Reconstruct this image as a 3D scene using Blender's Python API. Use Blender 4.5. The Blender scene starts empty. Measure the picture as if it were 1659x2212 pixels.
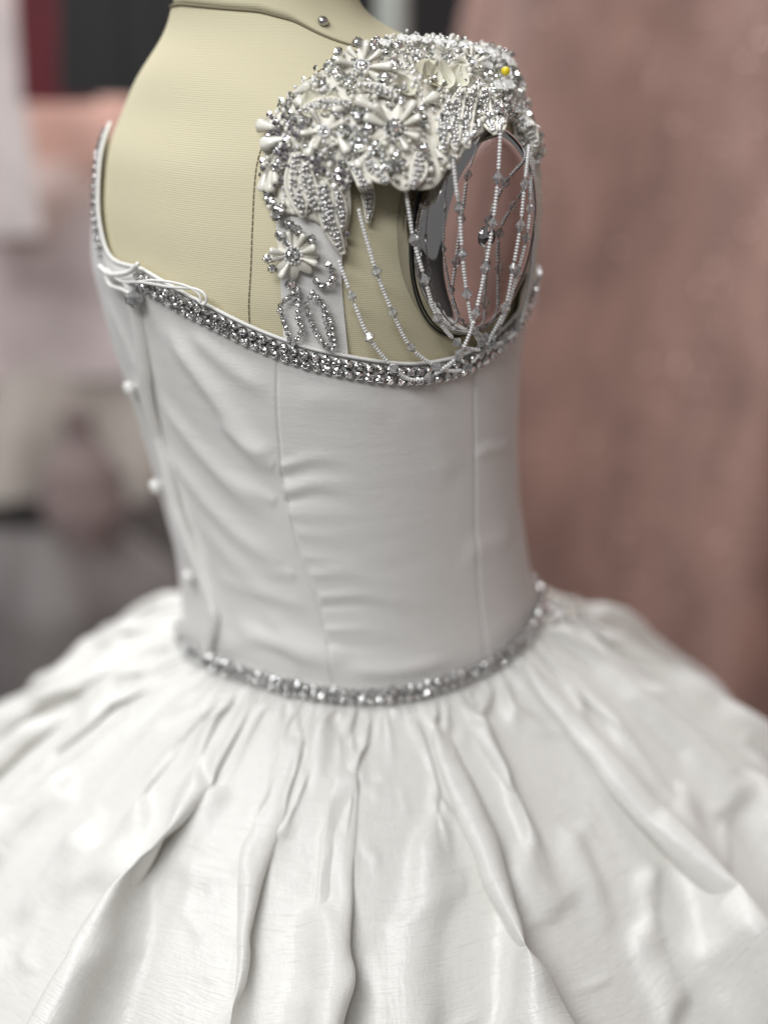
import bpy, math, random
import numpy as np
from mathutils import Vector, Matrix
from mathutils.bvhtree import BVHTree

rng = np.random.default_rng(7)
random.seed(7)
scene = bpy.context.scene
col = scene.collection
rad = math.radians

# ------------------------------------------------------------------ camera
W = 0.60                                   # height of the gown's waist above the floor
CAM = np.array([0.0, -0.53, W + 0.24])
PITCH = rad(20)
FPX = 512 / math.tan(rad(20))              # focal length in pixels of a 767 x 1024 picture
cam = bpy.data.cameras.new('camera')
cam_ob = bpy.data.objects.new('camera', cam)
col.objects.link(cam_ob)
cam_ob.location = CAM
cam_ob.rotation_euler = (rad(90) - PITCH, 0, 0)
cam.sensor_fit = 'VERTICAL'
cam.sensor_height = 24
cam.angle = rad(40)
cam.clip_start = 0.01
cam.clip_end = 50
cam.dof.use_dof = True
cam.dof.focus_distance = 0.442
cam.dof.aperture_fstop = 2.1
scene.camera = cam_ob

# ------------------------------------------------------------------ light
world = bpy.data.worlds.new('World')
scene.world = world
world.use_nodes = True
world.node_tree.nodes['Background'].inputs[0].default_value = (0.84, 0.83, 0.83, 1)
world.node_tree.nodes['Background'].inputs[1].default_value = 0.20

def area(name, loc, size, size_y, power, target, color=(0.975, 0.985, 1.0)):
    l = bpy.data.lights.new(name, 'AREA')
    l.shape = 'RECTANGLE'
    l.size, l.size_y, l.energy, l.color = size, size_y, power, color
    o = bpy.data.objects.new(name, l)
    col.objects.link(o)
    o.location = loc
    o.rotation_euler = (Vector(target) - Vector(loc)).to_track_quat('-Z', 'Y').to_euler()
    return o
area('ceiling_or_fill_light', (-0.75, -0.65, 2.2), 1.2, 0.4, 13, (-0.1, 0.0, 0.65))
area('ceiling_or_fill_light', (-0.6, -1.45, 1.85), 1.2, 0.3, 17, (0.0, -0.05, 0.72))  # added fill from behind the camera to brighten the bodice, not a ceiling panel
area('ceiling_or_fill_light', (-0.6, 1.0, 2.4), 1.2, 0.4, 29, (-0.5, 0.8, 0.6))
area('ceiling_or_fill_light', (0.02, 0.50, 1.75), 0.4, 0.3, 5.5, (0.45, 0.62, 1.0))  # added low lamp raking across the blush gown's folds, not a ceiling panel

scene.view_settings.view_transform = 'Standard'
scene.view_settings.look = 'None'
scene.view_settings.gamma = 1
scene.view_settings.exposure = 0.20
scene.cycles.max_bounces = 10
scene.cycles.transmission_bounces = 8
scene.cycles.caustics_reflective = False
scene.cycles.caustics_refractive = False
scene.cycles.sample_clamp_indirect = 4
scene.cycles.sample_clamp_direct = 12

# ------------------------------------------------------------------ pixel rays (1659 x 2212 grid of the photograph)
K = 767 / 1659
FW = np.array([0, math.cos(PITCH), -math.sin(PITCH)])
UP = np.array([0, math.sin(PITCH), math.cos(PITCH)])
RT = np.array([1.0, 0, 0])
def ray(x, y):
    px, py = x * K, y * K
    return FW + RT * (px - 383.5) / FPX + UP * (512 - py) / FPX
def at(x, y, d):
    return CAM + ray(x, y) * d
def depth(p):
    return float((np.asarray(p) - CAM) @ FW)

# ------------------------------------------------------------------ materials
def mat(name, color, rough=0.5, metal=0.0, **kw):
    m = bpy.data.materials.new(name)
    m.use_nodes = True
    b = m.node_tree.nodes['Principled BSDF']
    b.inputs['Base Color'].default_value = (*color, 1)
    b.inputs['Roughness'].default_value = rough
    b.inputs['Metallic'].default_value = metal
    for k, v in kw.items():
        b.inputs[k.replace('_', ' ')].default_value = v
    return m
def N(m, t, **kw):
    n = m.node_tree.nodes.new(t)
    for k, v in kw.items():
        setattr(n, k, v)
    return n
def L(m, a, b):
    m.node_tree.links.new(a, b)
def bsdf(m):
    return m.node_tree.nodes['Principled BSDF']

def woven(name, color, rough, su, sv, bump, slub=0.0, var=0.06, coarse=None, cdist=.002, **kw):
    """cloth: threads along UV u (metres) and v, slubs, slight colour unevenness"""
    m = mat(name, color, rough, **kw)
    tc = N(m, 'ShaderNodeTexCoord')
    outs = []
    for s in ((su, sv), (sv, su)):
        mp = N(m, 'ShaderNodeMapping')
        mp.inputs['Scale'].default_value = (s[0], s[1], 1)
        L(m, tc.outputs['UV'], mp.inputs['Vector'])
        no = N(m, 'ShaderNodeTexNoise')
        no.inputs['Scale'].default_value = 1
        no.inputs['Detail'].default_value = 2
        L(m, mp.outputs[0], no.inputs['Vector'])
        outs.append(no.outputs['Fac'])
    add = N(m, 'ShaderNodeMath', operation='ADD')
    L(m, outs[0], add.inputs[0]); 
    mu = N(m, 'ShaderNodeMath', operation='MULTIPLY')
    L(m, outs[1], mu.inputs[0]); mu.inputs[1].default_value = 0.6
    L(m, mu.outputs[0], add.inputs[1])
    h = add.outputs[0]
    if slub:
        mp = N(m, 'ShaderNodeMapping')
        mp.inputs['Scale'].default_value = (45, 1600, 1)
        L(m, tc.outputs['UV'], mp.inputs['Vector'])
        no = N(m, 'ShaderNodeTexNoise')
        no.inputs['Scale'].default_value = 1
        no.inputs['Detail'].default_value = 1
        L(m, mp.outputs[0], no.inputs['Vector'])
        r = N(m, 'ShaderNodeMapRange')
        r.inputs[1].default_value = 0.66; r.inputs[2].default_value = 0.8
        r.inputs[3].default_value = 0; r.inputs[4].default_value = slub
        L(m, no.outputs['Fac'], r.inputs[0])
        a2 = N(m, 'ShaderNodeMath', operation='ADD')
        L(m, h, a2.inputs[0]); L(m, r.outputs[0], a2.inputs[1])
        h = a2.outputs[0]
    bp_ = N(m, 'ShaderNodeBump')
    bp_.inputs['Strength'].default_value = bump
    bp_.inputs['Distance'].default_value = 0.00025
    L(m, h, bp_.inputs['Height'])
    nrm = bp_.outputs[0]
    if coarse:                                   # soft creases of the cloth
        no = N(m, 'ShaderNodeTexNoise')
        no.inputs['Scale'].default_value = coarse[0]
        no.inputs['Detail'].default_value = 3
        cm = N(m, 'ShaderNodeMapping'); cm.inputs['Scale'].default_value = coarse[2] if len(coarse) > 2 else (1, 1, 1)
        L(m, tc.outputs['Object'], cm.inputs[0]); L(m, cm.outputs[0], no.inputs['Vector'])
        b2 = N(m, 'ShaderNodeBump')
        b2.inputs['Strength'].default_value = coarse[1]
        b2.inputs['Distance'].default_value = cdist
        L(m, no.outputs['Fac'], b2.inputs['Height'])
        L(m, nrm, b2.inputs['Normal'])
        nrm = b2.outputs[0]
    L(m, nrm, bsdf(m).inputs['Normal'])
    mix = N(m, 'ShaderNodeMixRGB', blend_type='MULTIPLY')
    mix.inputs[0].default_value = 1
    mix.inputs[1].default_value = (*color, 1)
    r = N(m, 'ShaderNodeMapRange')
    r.inputs[1].default_value = 0.4; r.inputs[2].default_value = 1.2
    r.inputs[3].default_value = 1 - var; r.inputs[4].default_value = 1.0
    L(m, add.outputs[0], r.inputs[0])
    L(m, r.outputs[0], mix.inputs[2])
    L(m, mix.outputs[0], bsdf(m).inputs['Base Color'])
    return m

M = {}
M['satin'] = woven('bodice_satin', (0.81, 0.795, 0.765), 0.29, 300, 2600, 0.45, 0.9, 0.05, (1, 0.30, (22, 22, 85)), Sheen_Weight=0.2)
M['skirt'] = woven('skirt_satin', (0.765, 0.752, 0.71), 0.32, 220, 1400, 0.9, 0.5, 0.09, (110, 0.22), Sheen_Weight=0.25)
M['canvas'] = mat('form_canvas', (0.60, 0.54, 0.375), 0.9)
def weave(m, color, pu, pv, bump, var):
    tc = N(m, 'ShaderNodeTexCoord'); sx = N(m, 'ShaderNodeSeparateXYZ')
    no = N(m, 'ShaderNodeTexNoise'); no.inputs['Scale'].default_value = 260; no.inputs['Detail'].default_value = 2
    mp = N(m, 'ShaderNodeMapping'); mp.inputs['Scale'].default_value = (.25, 3, 1)
    L(m, tc.outputs['UV'], sx.inputs[0]); L(m, tc.outputs['UV'], mp.inputs[0]); L(m, mp.outputs[0], no.inputs['Vector'])
    hs = []
    for k, p, w in ((0, pu, .45), (1, pv, 1.0)):
        a = N(m, 'ShaderNodeMath', operation='MULTIPLY_ADD'); a.inputs[1].default_value = 2 * math.pi / p
        L(m, sx.outputs[k], a.inputs[0])
        jn = N(m, 'ShaderNodeMath', operation='MULTIPLY'); jn.inputs[1].default_value = 5; L(m, no.outputs['Fac'], jn.inputs[0]); L(m, jn.outputs[0], a.inputs[2])
        sn = N(m, 'ShaderNodeMath', operation='SINE'); L(m, a.outputs[0], sn.inputs[0])
        mu = N(m, 'ShaderNodeMath', operation='MULTIPLY'); mu.inputs[1].default_value = w; L(m, sn.outputs[0], mu.inputs[0]); hs.append(mu.outputs[0])
    ad = N(m, 'ShaderNodeMath', operation='ADD'); L(m, hs[0], ad.inputs[0]); L(m, hs[1], ad.inputs[1])
    b = N(m, 'ShaderNodeBump'); b.inputs['Strength'].default_value = bump; b.inputs['Distance'].default_value = .0001
    L(m, ad.outputs[0], b.inputs['Height']); L(m, b.outputs[0], bsdf(m).inputs['Normal'])
    r = N(m, 'ShaderNodeMapRange'); r.inputs[1].default_value = -1.45; r.inputs[2].default_value = 1.0; r.inputs[3].default_value = 1 - var; r.inputs[4].default_value = 1
    L(m, ad.outputs[0], r.inputs[0])
    mx = N(m, 'ShaderNodeMixRGB', blend_type='MULTIPLY'); mx.inputs[0].default_value = 1; mx.inputs[1].default_value = (*color, 1)
    L(m, r.outputs[0], mx.inputs[2]); L(m, mx.outputs[0], bsdf(m).inputs['Base Color'])
weave(M['canvas'], (0.65, 0.595, 0.41), .0008, .00066, .25, .08)
M['seam'] = mat('seam_thread', (0.22, 0.19, 0.12), 0.9)
M['lace'] = mat('lace', (0.84, 0.805, 0.71), 0.7)
M['cord'] = mat('white_cord', (0.80, 0.79, 0.76), 0.6)
M['petal_cloth'] = mat('cream_petal', (0.78, 0.73, 0.58), 0.45, Subsurface_Weight=0.1)
M['pearl'] = mat('pearl', (0.89, 0.86, 0.76), 0.25, Coat_Weight=0.8, Coat_Roughness=0.06, Transmission_Weight=0.10)
M['silver'] = mat('silver_setting', (0.62, 0.61, 0.60), 0.22, 1.0)
M['yellow'] = mat('yellow_bead', (0.85, 0.68, 0.02), 0.25)
M['chrome'] = mat('chrome', (0.60, 0.59, 0.59), 0.07, 1.0)
M['dark'] = mat('dark_slot', (0.02, 0.02, 0.02), 0.6)
M['glass'] = mat('clear_crystal', (0.97, 0.97, 0.97), 0.03, Transmission_Weight=0.78, IOR=1.33, Coat_Weight=1.0, Coat_IOR=1.7, Coat_Roughness=0.02)
M['seed'] = mat('silver_lined_glass', (0.97, 0.96, 0.94), 0.10, 0.0, Transmission_Weight=0.15, IOR=1.45, Coat_Weight=1.0, Coat_Roughness=0.04)
M['silver_seed'] = mat('silver_bead', (0.74, 0.73, 0.72), 0.20, 0.9)
M['wood'] = mat('dark_wood', (0.10, 0.06, 0.035), 0.5)

def crystal(name, tint):
    """foil-backed cut stone: every cell of the inner cut mirrors its own way"""
    m = mat(name, tint, 0.04, 1.0)
    tc = N(m, 'ShaderNodeTexCoord'); oi = N(m, 'ShaderNodeObjectInfo')
    ad = N(m, 'ShaderNodeVectorMath', operation='ADD')
    L(m, tc.outputs['Object'], ad.inputs[0]); L(m, oi.outputs['Random'], ad.inputs[1])
    vo = N(m, 'ShaderNodeTexVoronoi'); vo.inputs['Scale'].default_value = 2.4
    L(m, ad.outputs[0], vo.inputs['Vector'])
    sb = N(m, 'ShaderNodeVectorMath', operation='SUBTRACT'); sb.inputs[1].default_value = (.5, .5, .5)
    L(m, vo.outputs['Color'], sb.inputs[0])
    sc = N(m, 'ShaderNodeVectorMath', operation='SCALE'); sc.inputs['Scale'].default_value = 1.3
    L(m, sb.outputs[0], sc.inputs[0])
    ge = N(m, 'ShaderNodeNewGeometry')
    a2 = N(m, 'ShaderNodeVectorMath', operation='ADD')
    L(m, ge.outputs['Normal'], a2.inputs[0]); L(m, sc.outputs[0], a2.inputs[1])
    nn = N(m, 'ShaderNodeVectorMath', operation='NORMALIZE')
    L(m, a2.outputs[0], nn.inputs[0]); L(m, nn.outputs[0], bsdf(m).inputs['Normal'])
    mix = N(m, 'ShaderNodeMixRGB', blend_type='MULTIPLY'); mix.inputs[0].default_value = 0.75
    mix.inputs[1].default_value = (*tint, 1)
    L(m, vo.outputs['Color'], mix.inputs[2])  # sparkle painted into the colour: each cell gets its own tone
    hs = N(m, 'ShaderNodeHueSaturation'); hs.inputs['Saturation'].default_value = 0.14; hs.inputs['Value'].default_value = 1.9
    L(m, mix.outputs[0], hs.inputs['Color']); L(m, hs.outputs[0], bsdf(m).inputs['Base Color'])
    return m
M['stone'] = crystal('rhinestone', (0.95, 0.93, 0.93))

# ------------------------------------------------------------------ mesh helpers
class MB:
    def __init__(s):
        s.v, s.f, s.m = [], [], []
        s.n = 0
    def add(s, v, f, mi=0):
        s.v.append(np.asarray(v, float).reshape(-1, 3))
        s.f += [tuple(i + s.n for i in q) for q in f]
        s.m += [mi] * len(f)
        s.n += len(s.v[-1])
        return s
    def mesh(s, name, mats, smooth=True):
        me = bpy.data.meshes.new(name)
        me.from_pydata(np.concatenate(s.v).tolist(), [], s.f)
        for m in (mats if isinstance(mats, (list, tuple)) else [mats]):
            me.materials.append(m)
        me.polygons.foreach_set('material_index', s.m)
        me.polygons.foreach_set('use_smooth', [smooth] * len(me.polygons))
        me.update()
        return me
    def build(s, name, mats, parent=None, smooth=True):
        return link(name, s.mesh(name, mats, smooth), parent)
def link(name, me, parent=None):
    o = bpy.data.objects.new(name, me)
    col.objects.link(o)
    if parent is not None:
        o.parent = parent
        o.matrix_parent_inverse = Matrix.Identity(4)
    return o
def thing(name, label, cat, group=None):
    o = link(name, None)
    o['label'] = label; o['category'] = cat
    if group: o['group'] = group
    return o
def tag(o, label, cat, group=None):
    o['label'] = label; o['category'] = cat
    if group: o['group'] = group
    return o

def grid_mesh(name, P, mats, uv=None, closed=False, smooth=True, mask=None):
    """P: (rows, cols, 3) array -> quad mesh"""
    r, c = P.shape[:2]
    cc = c if closed else c - 1
    i, j = np.meshgrid(np.arange(r - 1), np.arange(cc), indexing='ij')
    j2 = (j + 1) % c
    q = np.stack([i * c + j, i * c + j2, (i + 1) * c + j2, (i + 1) * c + j], -1).reshape(-1, 4)
    me = bpy.data.meshes.new(name)
    n = len(q)
    me.vertices.add(r * c); me.vertices.foreach_set('co', P.reshape(-1))
    me.loops.add(n * 4); me.loops.foreach_set('vertex_index', q.reshape(-1))
    me.polygons.add(n); me.polygons.foreach_set('loop_start', np.arange(n) * 4)
    me.polygons.foreach_set('use_smooth', np.full(n, smooth))
    me.update(calc_edges=True)
    me.validate()
    for m in (mats if isinstance(mats, (list, tuple)) else [mats]):
        me.materials.append(m)
    if uv is not None:
        ul = me.uv_layers.new(name='UVMap')
        U = uv.reshape(-1, 2)
        ul.data.foreach_set('uv', U[q.reshape(-1)].reshape(-1))
    return me
def bvh_of(P, closed=False):
    r, c = P.shape[:2]
    cc = c if closed else c - 1
    f = [(i * c + j, i * c + (j + 1) % c, (i + 1) * c + (j + 1) % c, (i + 1) * c + j) for i in range(r - 1) for j in range(cc)]
    return BVHTree.FromPolygons([tuple(p) for p in P.reshape(-1, 3)], f)
def shoot(bvh, x, y):
    d = ray(x, y)
    h = bvh.ray_cast(Vector(CAM), Vector(d).normalized())
    if h[0] is None:
        return None
    n = h[1] if h[1].dot(Vector(d)) < 0 else -h[1]
    return np.array(h[0]), np.array(n)

def catmull(P, n):
    P = np.asarray(P, float)
    Q = np.concatenate([[2 * P[0] - P[1]], P, [2 * P[-1] - P[-2]]])
    t = np.linspace(0, len(P) - 1 - 1e-9, n)
    i = t.astype(int); u = (t - i)[:, None]
    a, b, c, d = Q[i], Q[i + 1], Q[i + 2], Q[i + 3]
    return 0.5 * (2 * b + (c - a) * u + (2 * a - 5 * b + 4 * c - d) * u ** 2 + (3 * b - a - 3 * c + d) * u ** 3)
def resample(P, step):
    s = np.r_[0, np.cumsum(np.linalg.norm(np.diff(P, axis=0), axis=1))]
    n = max(2, int(round(s[-1] / step)) + 1)
    t = np.linspace(0, s[-1], n)
    return np.stack([np.interp(t, s, P[:, k]) for k in range(3)], 1)
def tube(mb, P, r, seg=8, mi=0, closed=False):
    P = np.asarray(P, float); n = len(P)
    r = np.broadcast_to(r, (n,))
    T = np.gradient(P, axis=0); T /= np.linalg.norm(T, axis=1)[:, None] + 1e-12
    ref = np.array([0.31, 0.2, 0.93])
    a = np.cross(T, ref); a /= np.linalg.norm(a, axis=1)[:, None] + 1e-9
    b = np.cross(T, a)
    an = np.arange(seg) * 2 * math.pi / seg
    V = P[:, None] + r[:, None, None] * (np.cos(an)[None, :, None] * a[:, None] + np.sin(an)[None, :, None] * b[:, None])
    f = [(i * seg + j, i * seg + (j + 1) % seg, (i + 1) * seg + (j + 1) % seg, (i + 1) * seg + j) for i in range(n - 1) for j in range(seg)]
    f += [tuple(range(seg))[::-1], tuple((n - 1) * seg + j for j in range(seg))]
    mb.add(V.reshape(-1, 3), f, mi)
    return mb
def lathe(mb, prof, seg=12, M4=None, mi=0, sy=1.0):
    prof = np.asarray(prof, float); n = len(prof)
    an = np.arange(seg) * 2 * math.pi / seg
    V = np.stack([prof[:, 0, None] * np.cos(an), sy * prof[:, 0, None] * np.sin(an), np.repeat(prof[:, 1, None], seg, 1)], -1).reshape(-1, 3)
    if M4 is not None:
        V = V @ np.array(M4.to_3x3()).T + np.array(M4.translation)
    f = [(i * seg + j, i * seg + (j + 1) % seg, (i + 1) * seg + (j + 1) % seg, (i + 1) * seg + j) for i in range(n - 1) for j in range(seg)]
    f += [tuple(range(seg))[::-1], tuple((n - 1) * seg + j for j in range(seg))]
    mb.add(V, f, mi)
    return mb
def frame(p, n, up=None, scale=1.0):
    """matrix with local z along n and local y near up"""
    n = Vector(n).normalized()
    up = Vector(up) if up is not None else Vector((0, 0, 1))
    x = up.cross(n)
    if x.length < 1e-6:
        x = Vector((1, 0, 0))
    x.normalize(); y = n.cross(x)
    m = Matrix((x, y, n)).transposed().to_4x4()
    m = Matrix.Translation(Vector(p)) @ m @ Matrix.Diagonal((scale, scale, scale, 1))
    return m

# ------------------------------------------------------------------ the torso: half width, half depth, centre by height
PHI = rad(35)
F2 = np.array([math.cos(PHI), math.sin(PHI)])        # the way the form faces
R2 = np.array([math.sin(PHI), -math.cos(PHI)])       # its right-hand side
tab = np.array([(-.25, .070, .075, 0), (-.05, .070, .072, 0), (0, .070, .0685, -.0004), (.03, .070, .0629, -.0063),
    (.06, .073, .0620, -.0134), (.09, .077, .0625, -.0188), (.12, .081, .0654, -.0237), (.15, .083, .0717, -.0237),
    (.17, .082, .0722, -.0216), (.19, .079, .070, -.0192), (.205, .075, .0636, -.018), (.213, .068, .060, -.019),
    (.220, .057, .0545, -.0215), (.226, .047, .043, -.029), (.232, .039, .032, -.037), (.24, .035, .0275, -.0400),
    (.26, .034, .0255, -.0385), (.30, .034, .0255, -.0385)])
ZZ = np.linspace(-.25, .30, 1101)
def smooth1(c):
    v = np.interp(ZZ, tab[:, 0], c)
    k = np.exp(-.5 * (np.arange(-30, 31) / 8.) ** 2); k /= k.sum()
    return np.convolve(np.pad(v, 30, mode='edge'), k, 'valid')
TA, TB, TO = smooth1(tab[:, 1]), smooth1(tab[:, 2]), smooth1(tab[:, 3])
def body(th, z, off=0.0, n=2.3):
    a = np.interp(z, ZZ, TA) + off; b = np.interp(z, ZZ, TB) + off; o = np.interp(z, ZZ, TO)
    c, s = np.cos(th), np.sin(th)
    u = a * np.sign(c) * np.abs(c) ** (2 / n); v = b * np.sign(s) * np.abs(s) ** (2 / n) + o
    return np.stack([-.008 + u * R2[0] + v * F2[0], u * R2[1] + v * F2[1], W + z + 0 * u], -1)
def theta_z(p):
    """back from a point near the torso to its angle and height"""
    z = p[2] - W
    a = np.interp(z, ZZ, TA); b = np.interp(z, ZZ, TB); o = np.interp(z, ZZ, TO)
    q = np.array([p[0] + .008, p[1]]); u = (q @ R2) / a; v = (q @ F2 - o) / b
    e = 2.3 / 2
    return math.atan2(np.sign(v) * abs(v) ** e, np.sign(u) * abs(u) ** e), z

th = np.linspace(-math.pi, math.pi, 241)[:-1]
zt = np.linspace(-.20, .262, 180)
TH, Z = np.meshgrid(th, zt)
PB = body(TH, Z)
BODY = bvh_of(PB, True)
PDR = body(TH, Z, .0022)
DRESS = bvh_of(PDR, True)

def per(tabl, t, sig=5):
    d = np.linspace(-180, 180, 721)[:-1]
    v = np.interp(d, tabl[:, 0], tabl[:, 1]); k = np.exp(-.5 * (np.arange(-40, 41) * .5 / sig) ** 2); k /= k.sum()
    v = np.convolve(np.r_[v[-40:], v, v[:40]], k, 'valid')
    return np.interp((np.degrees(t) + 180) % 360 - 180, np.r_[d, 180], np.r_[v, v[0]])

# ------------------------------------------------------------------ the setting
def plane(name, pts, m, kind='structure'):
    mb = MB(); mb.add(pts, [tuple(range(len(pts)))])
    o = mb.build(name, m, smooth=False); o['kind'] = kind
    return o
M['floor'] = mat('floor_carpet', (0.075, 0.065, 0.06), 0.9)
M['wall'] = mat('wall_paint', (0.035, 0.030, 0.034), 0.85)
for k_, s_ in (('floor', 60), ('wall', 8)):
    m = M[k_]; no = N(m, 'ShaderNodeTexNoise'); no.inputs['Scale'].default_value = s_; no.inputs['Detail'].default_value = 4
    cr = N(m, 'ShaderNodeMixRGB', blend_type='MULTIPLY'); cr.inputs[0].default_value = 0.4
    cr.inputs[1].default_value = bsdf(m).inputs['Base Color'].default_value
    L(m, no.outputs['Color'], cr.inputs[2]); L(m, cr.outputs[0], bsdf(m).inputs['Base Color'])
plane('floor', [(-4, -2.5, 0), (4, -2.5, 0), (4, 3.2, 0), (-4, 3.2, 0)], M['floor'])
plane('wall_back', [(-4, 2.6, 0), (4, 2.6, 0), (4, 2.6, 2.6), (-4, 2.6, 2.6)], M['wall'])

# ------------------------------------------------------------------ the dress form
form = thing('dress_form', 'small canvas dress form with chrome arm plate, wearing the white gown', 'dress form')
Zg, zneck = .232, None
def neck_z(t):                                   # the neck seam is higher behind than in front
    return per(np.array([(-180, .236), (-98, .2385), (-40, .2365), (-20, .2335), (-13, .229), (-5, .2255), (10, .2245), (60, .224), (120, .228), (180, .236)]), t, 3)
nb = 120
thf = np.linspace(-math.pi, math.pi, 301)[:-1]
zs = np.linspace(-.20, 1, 200)
P = np.empty((200, 300, 3)); UV = np.empty((200, 300, 2))
top = neck_z(thf)
for i in range(200):
    z = -.20 + (top + .20) * i / 199
    P[i] = body(thf, z); UV[i] = np.stack([thf * .075, z], -1)
link('torso', grid_mesh('torso', P, M['canvas'], UV, True), form)
P = np.empty((40, 300, 3)); UV = np.empty((40, 300, 2))
for i in range(40):
    z = top + .0004 + (.285 - top) * i / 39
    P[i] = body(thf, z, -.0004 if i else -.0015); UV[i] = np.stack([z + .3, thf * .04], -1)
link('neck', grid_mesh('neck', P, M['canvas'], UV, True), form)
mb = MB(); cpt = body(np.array([0., math.pi]), np.array([.285, .285])).mean(0)
lathe(mb, [(.0405, -.004), (.041, 0), (.040, .006), (.030, .010), (.008, .012), (.006, .022), (.011, .028), (.009, .036), (.001, .039)], 40, Matrix.Translation(Vector(cpt)))
mb.build('neck_cap', M['wood'], form)
mb = MB(); lathe(mb, [(.011, .02), (.011, W - .16)], 20, Matrix.Translation((-.008, 0, 0)))
lathe(mb, [(.12, 0), (.12, .012), (.10, .02), (.02, .028), (.012, .05)], 40, Matrix.Translation((-.008, 0, 0)))
mb.build('stand', M['silver'], form)
def stitch(path, name, off=.0002, dash=.0016, gap=.0007, r=.00022):
    """a sewn seam: separate thread dashes lying along the cloth"""
    pts = []
    for x, y in path:
        h = shoot(BODY, x, y)
        if h: pts.append(theta_z(h[0]))
    pts = catmull(np.array([(a, b, 0) for a, b in pts]), 200)
    C = resample(body(pts[:, 0], pts[:, 1], off), .0004)
    mb = MB(); n = int(dash / .0004); g = max(1, int(gap / .0004)); i = 0
    while i + n < len(C):
        tube(mb, C[i:i + n + 1], r, 5); i += n + g
    o = mb.build(name, M['seam'], form); return C
stitch([(800, 108), (740, 125), (680, 160), (620, 215), (590, 260), (562, 330), (550, 400), (545, 500), (541, 600), (541, 720)], 'seam')
C = body(thf, top + .0002, .0002); mb = MB(); tube(mb, np.r_[C, C[:1]], .0005, 6); mb.build('neck_seam', M['seam'], form)
# the arm plate: an oval chrome cap with a rolled edge
pc = shoot(BODY, 1012, 497)[0]
pn = np.array([*R2, 0.0]) * 1.0 + np.array([*F2, 0]) * 0.16 + np.array([0, 0, -.02]); pn /= np.linalg.norm(pn)
PM = frame(pc + pn * .000, pn, (F2[0] * .16, F2[1] * .16, 1))
mb = MB()
prof = [(1.0, -.012), (1.0, .0010), (.995, .0030), (.98, .0052), (.95, .0068), (.91, .0080), (.86, .0087), (.81, .0090), (.76, .0091), (.4, .0093), (.02, .0093)]
an = np.linspace(0, 2 * math.pi, 97)[:-1]
V = []
for q, h in prof:
    V.append(np.stack([.0262 * q * np.cos(an), .0338 * q * np.sin(an), np.full(96, h)], -1))
V = np.array(V).reshape(-1, 3) @ np.array(PM.to_3x3()).T + np.array(PM.translation)
f = [(i * 96 + j, i * 96 + (j + 1) % 96, (i + 1) * 96 + (j + 1) % 96, (i + 1) * 96 + j) for i in range(len(prof) - 1) for j in range(96)]
f.append(tuple((len(prof) - 1) * 96 + j for j in range(96)))
mb.add(V, f); plate = mb.build('arm_plate', M['chrome'], form)
mb = MB()
rim = np.stack([.0268 * np.cos(an), .0344 * np.sin(an), np.full(96, .0006)], -1) @ np.array(PM.to_3x3()).T + np.array(PM.translation)
tube(mb, np.r_[rim, rim[:1]], .0004, 8); mb.build('plate_edge', M['dark'], form)
mb = MB(); SM = PM @ Matrix.Translation((-.0015, -.001, .0091))
lathe(mb, [(.0036, 0), (.0036, .0006), (.0030, .0013), (.0016, .0017), (.0002, .0018)], 24, SM)
screw = mb.build('screw', M['chrome'], plate)
mb = MB()
for a_ in (rad(30), rad(120)):
    R_ = SM @ Matrix.Rotation(a_, 4, 'Z')
    V = np.array([(sx * .0019, sy * .00042, sz) for sx in (-1, 1) for sy in (-1, 1) for sz in (.0008, .0021)])
    V = V @ np.array(R_.to_3x3()).T + np.array(R_.translation)
    mb.add(V, [(0, 1, 3, 2), (4, 6, 7, 5), (0, 4, 5, 1), (2, 3, 7, 6), (0, 2, 6, 4), (1, 5, 7, 3)])
mb.build('screw_slot', M['dark'], plate, False)
mb = MB(); h = shoot(BODY, 697, 47); lathe(mb, [(.0018, 0), (.0018, .0008), (.0010, .0016), (.0001, .0018)], 12, frame(h[0], h[1])); mb.build('pin_head', M['silver'], form)

# ------------------------------------------------------------------ the gown
gown = thing('gown', 'white satin gown with gathered skirt, crystal trim and beaded shoulder, on the dress form', 'gown')
NK = np.array([(-180, .1235), (-165, .128), (-150, .150), (-135, .188), (-124, .200), (-115, .192), (-105, .1715), (-98, .158), (-92, .1555), (-84.5, .1570), (-72.5, .153),
    (-60, .148), (-51.2, .1435), (-44, .1403), (-35.5, .1368), (-27.5, .1347), (-18.8, .1322), (-9.8, .1300), (-2, .1295), (5, .1305), (13.5, .134), (22.5, .1385), (28.7, .1425),
    (45, .151), (60, .150), (90, .136), (120, .15), (150, .135), (180, .1235)])
WK = np.array([(-180, -.002), (-140, -.006), (-109.7, -.0055), (-84.5, .002), (-68, .004), (-54, .0035), (-40, .003), (-28.5, .0025), (-19, .0025), (-5.7, .0035), (5.5, .0055), (19, .0095),
    (33.5, .0125), (60, .012), (90, .009), (130, .002), (180, -.002)])
zneckl = lambda t: per(NK, t, 2.5)
zwaist = lambda t: per(WK, t, 5)

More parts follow.
